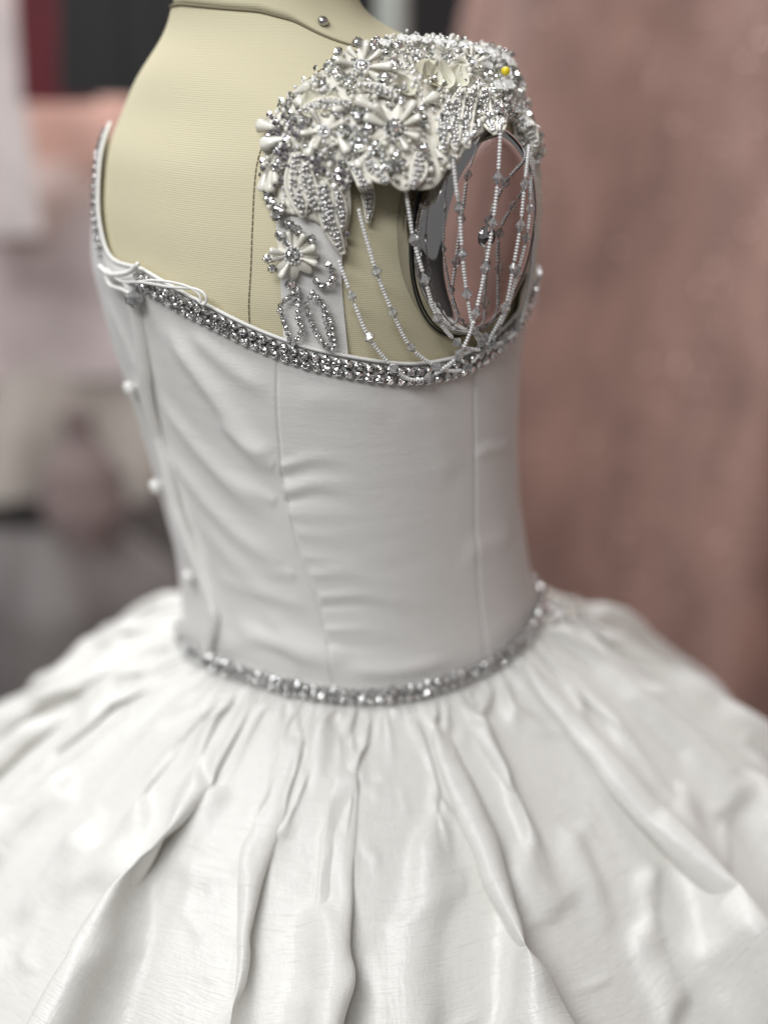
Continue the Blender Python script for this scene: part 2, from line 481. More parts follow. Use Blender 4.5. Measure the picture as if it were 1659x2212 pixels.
def stroke_field(P, Nn, strokes, bvh):
    """sum of creases laid along paths on the cloth: P (n,3) rest points, Nn (n,3) normals"""
    H = np.zeros(len(P))
    for s in strokes:
        path, w, h = s[0], s[1], s[2]
        kind = s[3] if len(s) > 3 else 'ridge'
        pts = [shoot(bvh, x, y) for x, y in path]
        pts = np.array([p[0] for p in pts if p is not None])
        if len(pts) < 2: continue
        C = resample(catmull(pts, 60), max(.004, w))
        big = 4 * w
        lo, hi = C.min(0) - big, C.max(0) + big
        idx = np.where(((P > lo) & (P < hi)).all(1))[0]
        if not len(idx): continue
        Q = P[idx]; best = np.full(len(Q), 9.); sd = np.zeros(len(Q)); tt = np.zeros(len(Q))
        ns = len(C) - 1
        for i in range(ns):
            a, b = C[i], C[i + 1]; ab = b - a
            t = np.clip(((Q - a) @ ab) / (ab @ ab), 0, 1)
            dv = Q - (a + t[:, None] * ab); d = np.linalg.norm(dv, axis=1)
            m = d < best
            best[m] = d[m]; tt[m] = (i + t[m]) / ns
            sg = np.einsum('ij,ij->i', np.cross(ab[None], dv), Nn[idx])
            sd[m] = np.sign(sg[m]) * d[m]
        env = np.clip(tt / .25, 0, 1) * np.clip((1 - tt) / .25, 0, 1)
        env = env * env * (3 - 2 * env)
        if kind == 'long': env = np.clip(tt / .2, 0.25, 1)
        if kind == 'crease':
            env = np.clip(tt / .04, 0, 1) * (1 - tt) ** 1.1; h = h * .65; g = np.exp(-(best / (w * (.7 + 1.3 * tt))) ** 2)
        elif kind in ('pl', 'pr'):
            env = np.clip(tt / .25, 0.25, 1); q = sd if kind == 'pl' else -sd
            g = np.where(q > 0, np.exp(-(np.sqrt(q * q + (.15 * w) ** 2) - .15 * w) / (1.9 * w)), np.exp(-(q / (.5 * w)) ** 2))
        elif kind == 'groove':
            env = 1; g = -np.exp(-(best / w) ** 2)
        elif kind == 'long' and h > 0:
            g = np.exp(-(np.sqrt(best ** 2 + (.3 * w) ** 2) - .3 * w) / w)
        else:
            g = np.exp(-(best / w) ** 2)
        H[idx] += h * g * env
    return H
def normals_grid(P):
    du = np.gradient(P, axis=1); dv = np.gradient(P, axis=0)
    n = np.cross(du, dv); return n / (np.linalg.norm(n, axis=2, keepdims=True) + 1e-12)

# seams of the bodice: angle by height
zc = np.array([0, .0055, .0235, .0395, .064, .093, .119, .150, .2])
S_CB = lambda z: np.radians(np.interp(z, zc, [-90, -90, -88.5, -91, -93, -93, -90, -87, -86]))
S_1 = lambda z: np.radians(np.interp(z, [0, .0075, .026, .0435, .0635, .09, .113, .1325, .2], [-42.5, -42.5, -43.5, -45, -48, -49.5, -47.2, -44.5, -43]))
S_2 = lambda z: np.radians(np.interp(z, [0, .0095, .0335, .062, .09, .116, .2], [5, 5, 6, 7.5, 8.2, 8, 8]))
S_3 = lambda z: np.radians(np.interp(z, [0, .2], [92, 92]))
S_4 = lambda z: np.radians(np.interp(z, [0, .2], [180, 180]))
S_5 = lambda z: np.radians(np.interp(z, [0, .06, .2], [228, 226, 229]))
S_6 = lambda z: S_CB(z) + 2 * math.pi
wrinkles = [
    ([(345, 690), (440, 820), (520, 930), (610, 1040)], .0045, .0022), ([(330, 840), (420, 960), (520, 1060), (600, 1110)], .005, .0018),
    ([(400, 700), (480, 780), (590, 850)], .004, .0012), ([(470, 900), (540, 960), (598, 985)], .003, .0010),
    ([(350, 960), (450, 1090), (560, 1190), (640, 1230)], .005, .0016), ([(430, 1120), (530, 1240), (620, 1300)], .005, .0012),
    ([(460, 1240), (560, 1280), (690, 1310)], .004, .0010), ([(500, 1340), (600, 1390), (700, 1440)], .004, .0012),
    ([(606, 1008), (690, 990), (790, 1005)], .0020, .0013, 'crease'), ([(606, 1034), (690, 1016), (770, 1028)], .0022, -.0016, 'crease'), ([(610, 1062), (700, 1046), (830, 1075)], .0026, .0015, 'crease'),
    ([(614, 1086), (690, 1074), (770, 1090)], .0018, -.0014, 'crease'), ([(618, 1112), (720, 1112), (860, 1120)], .0030, .0008, 'crease'), ([(634, 1150), (740, 1160), (900, 1150)], .003, .0008, 'crease'),
    ([(650, 1200), (760, 1215), (900, 1190)], .003, .0008, 'crease'), ([(668, 1240), (770, 1240), (850, 1290), (930, 1330)], .0032, .0013, 'crease'), ([(686, 1288), (800, 1288), (950, 1322)], .0022, .0012, 'crease'),
    ([(690, 1312), (800, 1312), (920, 1345)], .0020, -.0012, 'crease'), ([(700, 1360), (790, 1362), (900, 1385)], .0024, .0013, 'crease'), ([(705, 1390), (820, 1402), (930, 1395)], .0022, -.0009, 'crease'),
    ([(596, 1010), (520, 960), (430, 850)], .0030, .0010, 'crease'), ([(600, 1085), (520, 1040), (440, 960)], .0030, .0010, 'crease'), ([(640, 1240), (560, 1230), (480, 1180)], .003, .0010, 'crease'),
    ([(560, 1300), (640, 1390), (760, 1440)], .005, .0014), ([(470, 1400), (560, 1380), (660, 1400)], .004, .0010),
    ([(730, 1440), (850, 1450), (980, 1420)], .003, .0008), ([(830, 860), (930, 930), (985, 1050)], .006, .0007), ([(630, 870), (740, 860), (860, 900)], .005, .0005),
    ([(1020, 980), (1060, 970), (1100, 965)], .0025, .0008), ([(990, 1200), (1060, 1180), (1110, 1150)], .005, .0008),
    ([(380, 1010), (410, 1130), (450, 1230)], .003, -.0010), ([(220, 620), (280, 760), (320, 880)], .004, .0010),
]
def panel(name, sa, sb, nc, nr=150, label=None, uvrot=False):
    s = np.linspace(0, 1, nc)
    # edges of each panel turn in to make the seam
    P = np.empty((nr, nc, 3)); UVp = np.empty((nr, nc, 2))
    t = np.zeros(nc)
    for i in range(nr):
        v = i / (nr - 1)
        z = np.full(nc, .07)
        for _ in range(3):
            t = sa(z) + (sb(z) - sa(z)) * s
            zb, zt_ = zwaist(t) - .004, zneckl(t)
            z = zb + (zt_ - zb) * v
        t = sa(z) + (sb(z) - sa(z)) * s
        ds = np.minimum(s, 1 - s) * abs((sb(np.array([.07])) - sa(np.array([.07])))[0]) * .078
        puff = .0022 - .0006 * np.exp(-(ds / .0006) ** 2) + .0002 * np.sin(t * 9 + z * 60)
        P[i] = body(t, z, puff)
        UVp[i] = np.stack([z, t * .078], -1) if uvrot else np.stack([t * .078, z], -1)
    Nn = normals_grid(P)
    H = stroke_field(P.reshape(-1, 3), Nn.reshape(-1, 3), wrinkles, DRESS).reshape(nr, nc)
    ds = np.minimum(s, 1 - s)
    H *= np.clip(ds / .006, 0.3, 1)[None]
    P = P + Nn * np.maximum(H, -.0016)[..., None]
    o = link('bodice_panel', grid_mesh('bodice_panel', P, M['satin'], UVp), gown)
    if label: o['label'] = label
    return o
panel('right', S_CB, S_1, 150, 190)
panel('side', S_1, S_2, 170, 190)
panel('front', S_2, S_3, 130, 150)
panel('front', S_3, S_4, 90, 100)
panel('left', S_4, S_5, 60, 100)
panel('left', S_5, S_6, 80, 130)

# closing edge down the middle of the back, with its buttons
mb = MB(); zz_ = np.linspace(.004, .152, 90)
C = body(np.radians(np.interp(zz_, [0, .008, .0235, .04, .064, .093, .119, .15], [-91, -90, -86.5, -90, -93, -94, -90, -86.5])) + .012, zz_, .0040 + .0005 * np.sin(zz_ * 130)); tube(mb, C, .0024, 12)
mb.build('back_placket', M['satin'], gown)
for (x, y) in ((292, 835), (348, 1048), (418, 1243)):
    h = None
    for dx in range(0, 80, 4):
        h = shoot(DRESS, x + dx, y)
        if h: break
    mb = MB(); FM = frame(h[0] + h[1] * .0005, h[1])
    lathe(mb, [(.0010, -.001), (.0012, .0004), (.0025, .0009), (.0029, .0020), (.0025, .0031), (.0012, .0038), (.0002, .0040)], 20, FM)
    b_ = mb.build('button', M['satin'], gown)

# rhinestone settings -------------------------------------------------
def stone_mesh():
    mb = MB(); n = 10
    a = np.arange(n) * 2 * math.pi / n; a2 = a + math.pi / n
    g = np.stack([np.cos(a), np.sin(a), np.full(n, .42)], -1)
    c = np.stack([.78 * np.cos(a2), .78 * np.sin(a2), np.full(n, .72)], -1)
    t_ = np.stack([.50 * np.cos(a), .50 * np.sin(a), np.full(n, .92)], -1)
    V = np.r_[g, c, t_, [[0, 0, .98]]]
    f = []
    for i in range(n):
        j = (i + 1) % n
        f += [(i, j, n + i), (n + i, j, n + j), (n + i, n + j, 2 * n + j), (n + i, 2 * n + j, 2 * n + i), (2 * n + i, 2 * n + j, 3 * n)]
    mb.add(V, f, 0)
    k = 8; a = np.arange(k) * 2 * math.pi / k
    lo = np.stack([.95 * np.cos(a), .95 * np.sin(a), np.full(k, -.25)], -1); hi = np.stack([1.08 * np.cos(a), 1.08 * np.sin(a), np.full(k, .42)], -1)
    mb.add(np.r_[lo, hi], [(i, (i + 1) % k, k + (i + 1) % k, k + i) for i in range(k)] + [tuple(range(k))[::-1]], 1)
    for q in range(4):
        an_ = q * math.pi / 2 + math.pi / 4; d = np.array([math.cos(an_), math.sin(an_), 0]); s_ = np.array([-d[1], d[0], 0]) * .14
        V = [d * 1.12 + s_, d * 1.12 - s_, d * .80 + [0, 0, .80] - s_ * .7, d * .80 + [0, 0, .80] + s_ * .7, d * 1.16 + [0, 0, .5] + s_, d * 1.16 + [0, 0, .5] - s_]
        mb.add(np.array(V), [(0, 1, 5, 4), (4, 5, 2, 3)], 1)
    return mb.mesh('rhinestone', [M['stone'], M['silver']], smooth=False)
STONE = stone_mesh()
def put(me, name, parent, p, n, size, up=None, spin=None, sxyz=None, jit=0.0):
    o = link(name, me, parent)
    n = np.asarray(n, float)
    if jit: n = n + rng.normal(0, jit, 3)
    m = frame(p, n, up)
    m = m @ Matrix.Rotation(spin if spin is not None else random.uniform(0, 6.28), 4, 'Z')
    s = sxyz or (size, size, size)
    o.matrix_world = m @ Matrix.Diagonal((*s, 1))
    return o
def nrm(t, z, off=.0022):
    e = 1e-3
    a = body(np.array([t + e]), np.array([z]), off)[0] - body(np.array([t - e]), np.array([z]), off)[0]
    b = body(np.array([t]), np.array([z + e]), off)[0] - body(np.array([t]), np.array([z - e]), off)[0]
    n = np.cross(a, b); return n / np.linalg.norm(n)

def tang(t):
    q = body(np.array([t - .01, t + .01]), zneckl(np.array([t - .01, t + .01])), .0022); return q[1] - q[0]
def curve_steps(zf, t0, t1, step, off=.0022):
    t = np.linspace(t0, t1, 3000); P = body(t, zf(t), off)
    s = np.r_[0, np.cumsum(np.linalg.norm(np.diff(P, axis=0), axis=1))]
    return np.interp(np.arange(0, s[-1], step), s, t)
# neckline: a fine white cord edge, a backing tape and two rows of set stones
tc_ = np.linspace(-math.pi, math.pi, 700)
mb = MB(); C = body(tc_, zneckl(tc_) + .0003, .0026); tube(mb, np.r_[C, C[:1]], .00065, 7); mb.build('neckline_cord', M['cord'], gown)
tt_ = np.linspace(rad(-125), rad(62), 400)
Pt = np.stack([body(tt_, zneckl(tt_) - dz, .0030) for dz in (.0008, .003, .0062)], 0)
trim = link('neckline_trim', grid_mesh('neckline_trim', Pt, M['cord']), gown)
for row, dz in ((0, .0021), (1, .0053)):
    for t in curve_steps(lambda t: zneckl(t) - .0037, rad(-124), rad(60), .00345):
        if rad(-98.5) < t < rad(-85.5): continue
        z = float(zneckl(np.array([t]))[0]) - dz; n = nrm(t, z)
        p = body(np.array([t]), np.array([z]), .0034)[0]
        put(STONE, 'rhinestone', trim, p, n, (.00150 if t > rad(-98) else .00105) * random.uniform(.96, 1.04), up=tang(t), spin=random.uniform(-.08, .08), jit=.07)
# waist: a narrower braid of stones
tt_ = np.linspace(rad(-128), rad(75), 400)
Pt = np.stack([body(tt_, zwaist(tt_) + dz, .0036) for dz in (.0050, .002, -.001)], 0)
wtrim = link('waist_trim', grid_mesh('waist_trim', Pt, M['cord']), gown)
for row, dz in ((0, .0004), (1, .0038)):
    for t in curve_steps(lambda t: zwaist(t) + dz, rad(-126) + .012 * row, rad(73), .0034):
        z = float(zwaist(np.array([t]))[0]) + dz + random.uniform(-.0004, .0004); n = nrm(t, max(z, .004)) + [0, 0, .15]
        p = body(np.array([t]), np.array([z]), .0042)[0]
        put(STONE, 'rhinestone', wtrim, p, n, .00158 * random.uniform(.8, 1.1), jit=.2)

# the loose ties at the top of the back opening
def on_dress(x, y, off=.002, b=None):
    h = shoot(b or DRESS, x, y)
    return h[0] + h[1] * off
for path, r_ in (([(255, 580), (285, 605), (330, 607), (390, 618), (440, 622), (462, 636), (458, 652), (440, 640)], .00050),
                 ([(290, 612), (350, 604), (410, 612), (445, 628), (452, 648)], .00045),
                 ([(252, 590), (262, 612), (290, 622), (305, 632), (318, 650)], .0007), ([(240, 575), (262, 590), (300, 588), (322, 570)], .0009)):
    mb = MB(); C = np.array([on_dress(x, y, .0042) for x, y in path]); tube(mb, resample(catmull(C, 80), .0008), r_, 7)
    mb.build('tie_cord', M['cord'], gown)
mb = MB(); lathe(mb, [(.0004, -.003), (.0030, -.0012), (.0032, .0012), (.0004, .003)], 8, frame(on_dress(312, 640, .004), (0, 0, 1)))
mb.build('bead', M['glass'], gown, False)

# ------------------------------------------------------------------ the skirt
pr = np.array([(0, 0), (.006, -.005), (.02, -.014), (.04, -.029), (.07, -.055), (.10, -.086), (.13, -.122), (.16, -.166), (.19, -.22), (.22, -.285), (.26, -.40), (.30, -.61)])
arc = np.r_[0, np.cumsum(np.linalg.norm(np.diff(pr, axis=0), axis=1))]
def prof(s):                                   # s: metres along the cloth
    k = catmull(np.c_[pr, 0 * pr[:, 0]], 600)
    a = np.r_[0, np.cumsum(np.linalg.norm(np.diff(k[:, :2], axis=0), axis=1))]
    return np.interp(s, a, k[:, 0]), np.interp(s, a, k[:, 1])
def skirt_base(th_, s_):
    T, S = np.meshgrid(th_, s_)
    wp = body(T, zwaist(T) - .003, .0025)
    rho, dz = prof(S)
    cx = np.array([-.008, 0]) 
    d = wp[..., :2] - cx; d /= np.linalg.norm(d, axis=-1, keepdims=True)
    back = np.clip(-(d @ F2), 0, 1)            # the skirt stands fuller behind
    hump = np.exp(-((np.arctan2(d[..., 1], d[..., 0]) - rad(150)) / .55) ** 2)
    P = np.empty(T.shape + (3,))
    P[..., :2] = wp[..., :2] + d * (rho * (1 + .10 * back))[..., None]
    P[..., 2] = np.maximum(wp[..., 2] + dz + (.004 * back + .012 * hump) * np.sin(np.clip(S / .14, 0, 1) * math.pi), .002)
    return P, T, S
SB = bvh_of(skirt_base(np.linspace(-math.pi, math.pi, 181)[:-1], np.linspace(0, .30, 70))[0], True)

def noise1(n, seed):
    r = np.random.default_rng(seed); k = r.uniform(-1, 1, n)
    def fn(t):
        x = (t / (2 * math.pi)) % 1.0 * n; i = np.floor(x).astype(int); u = x - i
        a, b, c, d = k[(i - 1) % n], k[i % n], k[(i + 1) % n], k[(i + 2) % n]
        return 0.5 * (2 * b + (c - a) * u + (2 * a - 5 * b + 4 * c - d) * u ** 2 + (3 * b - a - 3 * c + d) * u ** 3)
    return fn
# the cloth is laid out with seeded folds, then relaxed as real cloth over the petticoat
NU, NV, SMAX = 520, 100, .240
tu = np.linspace(-math.pi, math.pi, NU + 1)[:-1]
sv = np.linspace(0, SMAX, NV)
PS, TS, SS = skirt_base(tu, sv)
NS = normals_grid(np.concatenate([PS[:, -2:], PS, PS[:, :2]], 1))[:, 2:-2]
if NS[20, 150, 2] < 0: NS = -NS
w1, w2 = noise1(9, 1), noise1(13, 2)
Twp = TS + .10 * w1(TS) * np.clip(SS / .12, 0, 1) + .05 * w2(TS + SS * 6) * np.clip(SS / .1, 0, 1)
g2, g3 = noise1(84, 12), noise1(30, 13)
g4 = noise1(52, 21)
Tst = TS + .03 * w1(TS) * np.clip(SS / .12, 0, 1)
g5 = noise1(110, 22)
H = .0045 * (g2(Tst) + .2) * np.exp(-(SS / .09) ** 2) + .0028 * g5(TS) * np.exp(-(SS / .03) ** 2) + .0080 * (g4(Tst) + .45) * np.clip(SS / .05, .15, 1)
y0 = 1364
def yo(l): return [(x, y + y0) for x, y in l]
folds = [
    (yo([(700, 165), (692, 330), (716, 520), (724, 700), (736, 848)]), .0062, .0110, 'pr'),
    (yo([(1000, 125), (1045, 300), (1130, 480), (1230, 640), (1400, 848)]), .0095, .0180, 'pr'),
    (yo([(945, 170), (985, 350), (1012, 480), (1080, 650), (1180, 848)]), .0050, .0080, 'pl'),
    (yo([(1130, 100), (1350, 230), (1560, 360), (1655, 590)]), .0060, .0100, 'pr'),
    (yo([(1100, 120), (1180, 180), (1238, 245), (1215, 262), (1150, 215)]), .0038, .0042),
    (yo([(1180, 60), (1400, 140), (1655, 330)]), .0055, .0075, 'long'),
    (yo([(1150, 30), (1340, 50), (1600, 160)]), .004, .0040, 'long'),
    (yo([(870, 165), (912, 225), (870, 300), (805, 315), (800, 270)]), .0040, .0042),
    (yo([(640, 150), (540, 290), (425, 440), (355, 640), (290, 848)]), .0060, .0105, 'pl'),
    (yo([(560, 140), (470, 260), (430, 400)]), .0040, .0045, 'long'),
    (yo([(490, 120), (440, 230), (320, 330), (220, 480), (120, 700)]), .0060, .0090, 'pl'),
    (yo([(420, 110), (300, 210), (150, 330), (5, 480)]), .0060, .0085, 'pl'),
    (yo([(300, 120), (160, 210), (60, 290), (5, 390)]), .0050, .0055, 'long'),
    (yo([(240, 230), (110, 290), (10, 440)]), .0065, -.0090, 'long'),
    (yo([(250, 540), (205, 690), (172, 848)]), .0060, .0090, 'long'),
    (yo([(940, 320), (900, 420), (880, 560)]), .006, .0025),
    (yo([(1500, 300), (1600, 480), (1650, 700)]), .0080, -.0080, 'long'), (yo([(1300, 260), (1400, 420), (1520, 620), (1650, 780)]), .0085, .0085, 'long'),
    (yo([(750, 170), (760, 260), (745, 330)]), .0025, -.0030), (yo([(820, 170), (840, 240), (830, 300)]), .0030, -.0030),
    (yo([(1040, 320), (1090, 470), (1180, 640), (1300, 848)]), .0090, -.0120, 'long'),
    (yo([(680, 250), (650, 420), (670, 620), (690, 848)]), .008, -.0060, 'long'), (yo([(520, 470), (460, 620), (400, 848)]), .009, -.0060, 'long'),
    (yo([(840, 400), (800, 600), (830, 848)]), .010, .0030, 'long'),
]
H += stroke_field(PS.reshape(-1, 3), NS.reshape(-1, 3), folds, SB).reshape(H.shape) * .75
H *= np.clip(SS / .006, .1, 1)
def relax(P, B, Nn, lu, ls, steps, gather):
    P = P.copy(); V = np.zeros_like(P)
    pin = P[0].copy()
    nv, nu = P.shape[:2]
    r = np.random.default_rng(5)                # cloth is never even: patches a little longer or shorter
    def patchy(cu, cv):
        g = r.normal(0, 1, (cv + 3, cu)); a = np.arange(nv) / nv * cv; b = np.arange(nu) / nu * cu
        i = a.astype(int); j = b.astype(int); u = (a - i)[:, None]; v = (b - j)[None]; u = u * u * (3 - 2 * u); v = v * v * (3 - 2 * v)
        j2 = (j + 1) % cu
        return (g[i][:, j] * (1 - u) + g[i + 1][:, j] * u) * (1 - v) + (g[i][:, j2] * (1 - u) + g[i + 1][:, j2] * u) * v
    vu = 1 + .02 * patchy(70, 9) + .02 * patchy(150, 22)
    vv = 1.005 + .02 * patchy(60, 9) + .02 * patchy(120, 20)
    def pair(A, Bv, rest, k, bend=False):
        d = Bv - A; l = np.sqrt((d * d).sum(-1)) + 1e-9
        if bend: k = k * np.clip((l / rest - .62) / .28, .06, 1)      # taffeta: stiff while flat, gives way once creased
        return d * (k * .5 * (l - rest) / l)[..., None]
    def u_con(st, rest, k, only_short=False):
        for ph in range(2 * st):
            if ph >= st * 2: break
            ia = np.arange(ph, nu, 2 * st) if st == 1 else np.concatenate([np.arange(ph, nu, 2 * st)])
            ib = (ia + st) % nu
            c = pair(P[:, ia], P[:, ib], rest[:, None] * st * vu[:, ia], k, st > 1)
            P[:, ia] += c; P[:, ib] -= c
    def v_con(st, k):
        for ph in range(2 * st):
            ia = np.arange(ph, nv - st, 2 * st); ib = ia + st
            if not len(ia): continue
            c = pair(P[ia], P[ib], ls * st * vv[ia], k, st > 1)
            P[ia] += c; P[ib] -= c
    def shear(k):
        rest = np.sqrt(lu[:-1] ** 2 + ls ** 2)[:, None]
        for dx in (1, -1):
            for ph in range(2):
                ia = np.arange(ph, nv - 1, 2)
                Q = np.roll(P, -dx, axis=1)
                c = pair(P[ia], Q[ia + 1], rest[ia], k)
                P[ia] += c; P[ia + 1] -= np.roll(c, dx, axis=1)
    kr = np.clip((np.arange(nv) / nv - .10) / .45, 0, 1)[:, None]     # long soft folds lower down
    for it in range(steps):
        V *= .90
        V -= Nn * 6.0e-6
        P0 = P.copy(); P += V
        u_con(1, lu, .9); v_con(1, .9); shear(.10); u_con(2, lu, .05 + .04 * kr); u_con(4, lu, .015 + .06 * kr); u_con(8, lu, .012 * kr); v_con(2, .20); v_con(5, .25); v_con(12, .30); v_con(24, .20)
        h = ((P - B) * Nn).sum(-1)
        P += Nn * (np.clip(.0006 - h, 0, None) - np.clip(h - .030, 0, None) * .3)[..., None]
        P[0] = pin
        V = P - P0
    return P
bs = np.linalg.norm(np.roll(PS, -1, axis=1) - PS, axis=-1).mean(1)
gather = 1.44 + 1.05 * np.exp(-sv / .04)
P0_ = PS + NS * np.maximum(H, .0004)[..., None] 
PX = relax(P0_, PS, NS, bs * gather, sv[1] - sv[0], 480, gather)
# finer cloth through the relaxed points
def up_axis(P, f, closed):
    n = P.shape[0]
    Q = np.concatenate([P[-1:], P, P[:2]]) if closed else np.concatenate([2 * P[:1] - P[1:2], P, 2 * P[-1:] - P[-2:-1]])
    t = np.arange(n * f if closed else (n - 1) * f + 1) / f
    i = np.minimum(t.astype(int), n - 1 if closed else n - 2); u = (t - i)[:, None, None]
    a, b, c, d = Q[i], Q[i + 1], Q[i + 2], Q[i + 3]
    return 0.5 * (2 * b + (c - a) * u + (2 * a - 5 * b + 4 * c - d) * u ** 2 + (3 * b - a - 3 * c + d) * u ** 3)
for _ in range(2):                              # take out the grid's own ripple
    PX[1:-1] = PX[1:-1] * .6 + .1 * (np.roll(PX, 1, 1) + np.roll(PX, -1, 1))[1:-1] + .1 * (PX[:-2] + PX[2:])
PF = up_axis(up_axis(PX, 3, False).transpose(1, 0, 2), 3, True).transpose(1, 0, 2)
sf = np.linspace(0, SMAX, PF.shape[0]); tf = np.arange(PF.shape[1]) / 3 / NU * 2 * math.pi - math.pi
# below the picture the folds simply fall on to the floor
s2 = np.linspace(SMAX, arc[-1] * 1.04, 40)[1:]
PL, _, SL = skirt_base(tf, s2)
off = PF[-1] - skirt_base(tf, np.array([SMAX]))[0][0]
PL = PL + off[None] * (1 + .8 * np.clip((SL - SMAX) / .2, 0, 1))[..., None]
PS2 = np.concatenate([PF, PL]); SA = np.r_[sf, s2]
PS2[..., 2] = np.maximum(PS2[..., 2], .002)
UVs = np.stack(np.broadcast_arrays(tf[None] * .16, SA[:, None]), -1)
link('skirt', grid_mesh('skirt', PS2, M['skirt'], np.ascontiguousarray(UVs), True), gown)

# a spray of stones and pearls where the waist trim ends on the front of the skirt
SKB = bvh_of(PX[:60], True)
def sphere_me(name, r, m):
    mb = MB(); a = np.linspace(-math.pi / 2 + .15, math.pi / 2 - .15, 7); lathe(mb, np.stack([np.cos(a), np.sin(a)], -1) * r, 12); return mb.mesh(name, m)
SPRAY = sphere_me('pearl', .0015, M['pearl'])
for k in range(34):
    x, y = 1150 + 95 * random.random() ** .8, 1290 + 62 * random.random()
    h = shoot(SKB, x, y)
    if h is None: continue
    if k % 3: put(STONE, 'rhinestone', gown, h[0] + h[1] * .0006, h[1], .0014 * random.uniform(.8, 1.2), jit=.2)
    else: put(SPRAY, 'pearl', gown, h[0] + h[1] * .0010, h[1], 1.0)

# ------------------------------------------------------------------ the beaded shoulder yoke
ctrl = [((612, 752, .003), (680, 782, .003), (756, 800, .003)), ((600, 560, .002), (668, 575, .003), (740, 620, .002)),
        ((588, 450, .002), (662, 450, .005), (745, 510, .003)), ((575, 340, .002), (662, 350, .006), (752, 400, .007)),
        ((600, 255, .002), (700, 275, .008), (800, 365, .013)), ((680, 170, .002), (790, 220, .010), (882, 405, .019)),
        ((780, 112, .003), (870, 190, .012), (955, 375, .021)), ((865, 92, .004), (955, 155, .011), (1005, 312, .020)),
        ((955, 95, .466), (1030, 150, .461), (1058, 268, .439)), ((1045, 115, .478), (1075, 165, .470), (1088, 262, .451)),
        ((1098, 135, .486), (1100, 185, .480), (1102, 258, .462)),
        ((1135, 262, .482), (1130, 282, .474), (1120, 306, .466)), ((1160, 335, .484), (1152, 346, .476), (1140, 360, .470)),
        ((1166, 430, .485), (1158, 436, .478), (1147, 444, .472)), ((1158, 540, .487), (1150, 545, .480), (1141, 552, .475)), ((1136, 690, .489), (1128, 696, .484), (1118, 704, .479))]
G = np.zeros((len(ctrl), 3, 3))
for i, row in enumerate(ctrl):
    for j, (x, y, q) in enumerate(row):
        if q > .1: d = q
        else:
            h = shoot(BODY, x, y); d = depth(h[0]) - q
        G[i, j] = at(x, y, d)
n_s, n_t = 200, 44
cols = [catmull(G[:, j], n_s) for j in range(3)]
t_ = np.linspace(0, 1, n_t)
Lg = [2 * (t_ - .5) * (t_ - 1), -4 * t_ * (t_ - 1), 2 * t_ * (t_ - .5)]
YK = sum(cols[j][:, None, :] * Lg[j][None, :, None] for j in range(3))
YN = normals_grid(YK)
if YN[70, 20] @ FW > 0: YN = -YN
ss = np.linspace(0, 1, n_s)[:, None]
# scalloped lace edge and a relief of raised embroidery
bump_ = .0006 * np.sin(ss * 190 + 3 * np.sin(t_ * 9)) * np.sin(t_[None] * 40 + 2 * np.sin(ss * 33))
YK2 = YK + YN * bump_[..., None]
edge = np.abs(np.sin(ss * 46)) * .0022
side = (YK[:, -1] - YK[:, -2]); side /= np.linalg.norm(side, axis=1)[:, None]
YK2[:, -1] += side * edge; YK2[:, -2] += side * edge * .7; YK2[:, -3] += side * edge * .4
side = (YK[:, 0] - YK[:, 1]); side /= np.linalg.norm(side, axis=1)[:, None]
edge0 = np.abs(np.sin(ss * 40 + 1)) * .0016
YK2[:, 0] += side * edge0; YK2[:, 1] += side * edge0 * .6
cut = int(n_s * .12)
yoke = link('lace_yoke', grid_mesh('lace_yoke', YK2[cut:], M['lace']), gown)
sol = yoke.modifiers.new('thickness', 'SOLIDIFY'); sol.thickness = .0008; sol.offset = 0
uvs = np.stack(np.meshgrid(np.linspace(0, .03, n_t), np.linspace(0, .05, cut + 14)), -1)
strap = link('shoulder_strap', grid_mesh('shoulder_strap', YK[:cut + 14] - YN[:cut + 14] * .0008, M['satin'], uvs), gown)
YOKE = bvh_of(YK)

def on_yoke(x, y, off=0.0):
    h = shoot(YOKE, x, y)
    if h is None:                        # just off the lace: sew it to the nearest edge instead
        for q in np.arange(.04, .5, .04):
            for cx_, cy_ in ((820, 250), (660, 450), (1120, 300), (1150, 450)):
                if h is None and math.hypot(cx_ - x, cy_ - y) * q < 45 and shoot(YOKE, x + (cx_ - x) * q, y + (cy_ - y) * q): h = shoot(YOKE, x + (cx_ - x) * (q + .05), y + (cy_ - y) * (q + .05))
    if h is None:
        h = shoot(BODY, x, y)
        if h is None:
            h = (at(x, y, .474), np.array([0.2, -.9, .3]))
        elif x > 1080:
            h = (at(x, y, depth(h[0]) - .004), h[1])
    n = h[1] / np.linalg.norm(h[1])
    return h[0] + n * off, n
SC = .44 * K / FPX                        # metres for one photo-grid pixel at the yoke
def dirvec(x, y, ang):
    """direction in the cloth that shows at picture angle ang (degrees, 0 right, 90 down)"""
    a = rad(ang); return RT * math.cos(a) - UP * math.sin(a)

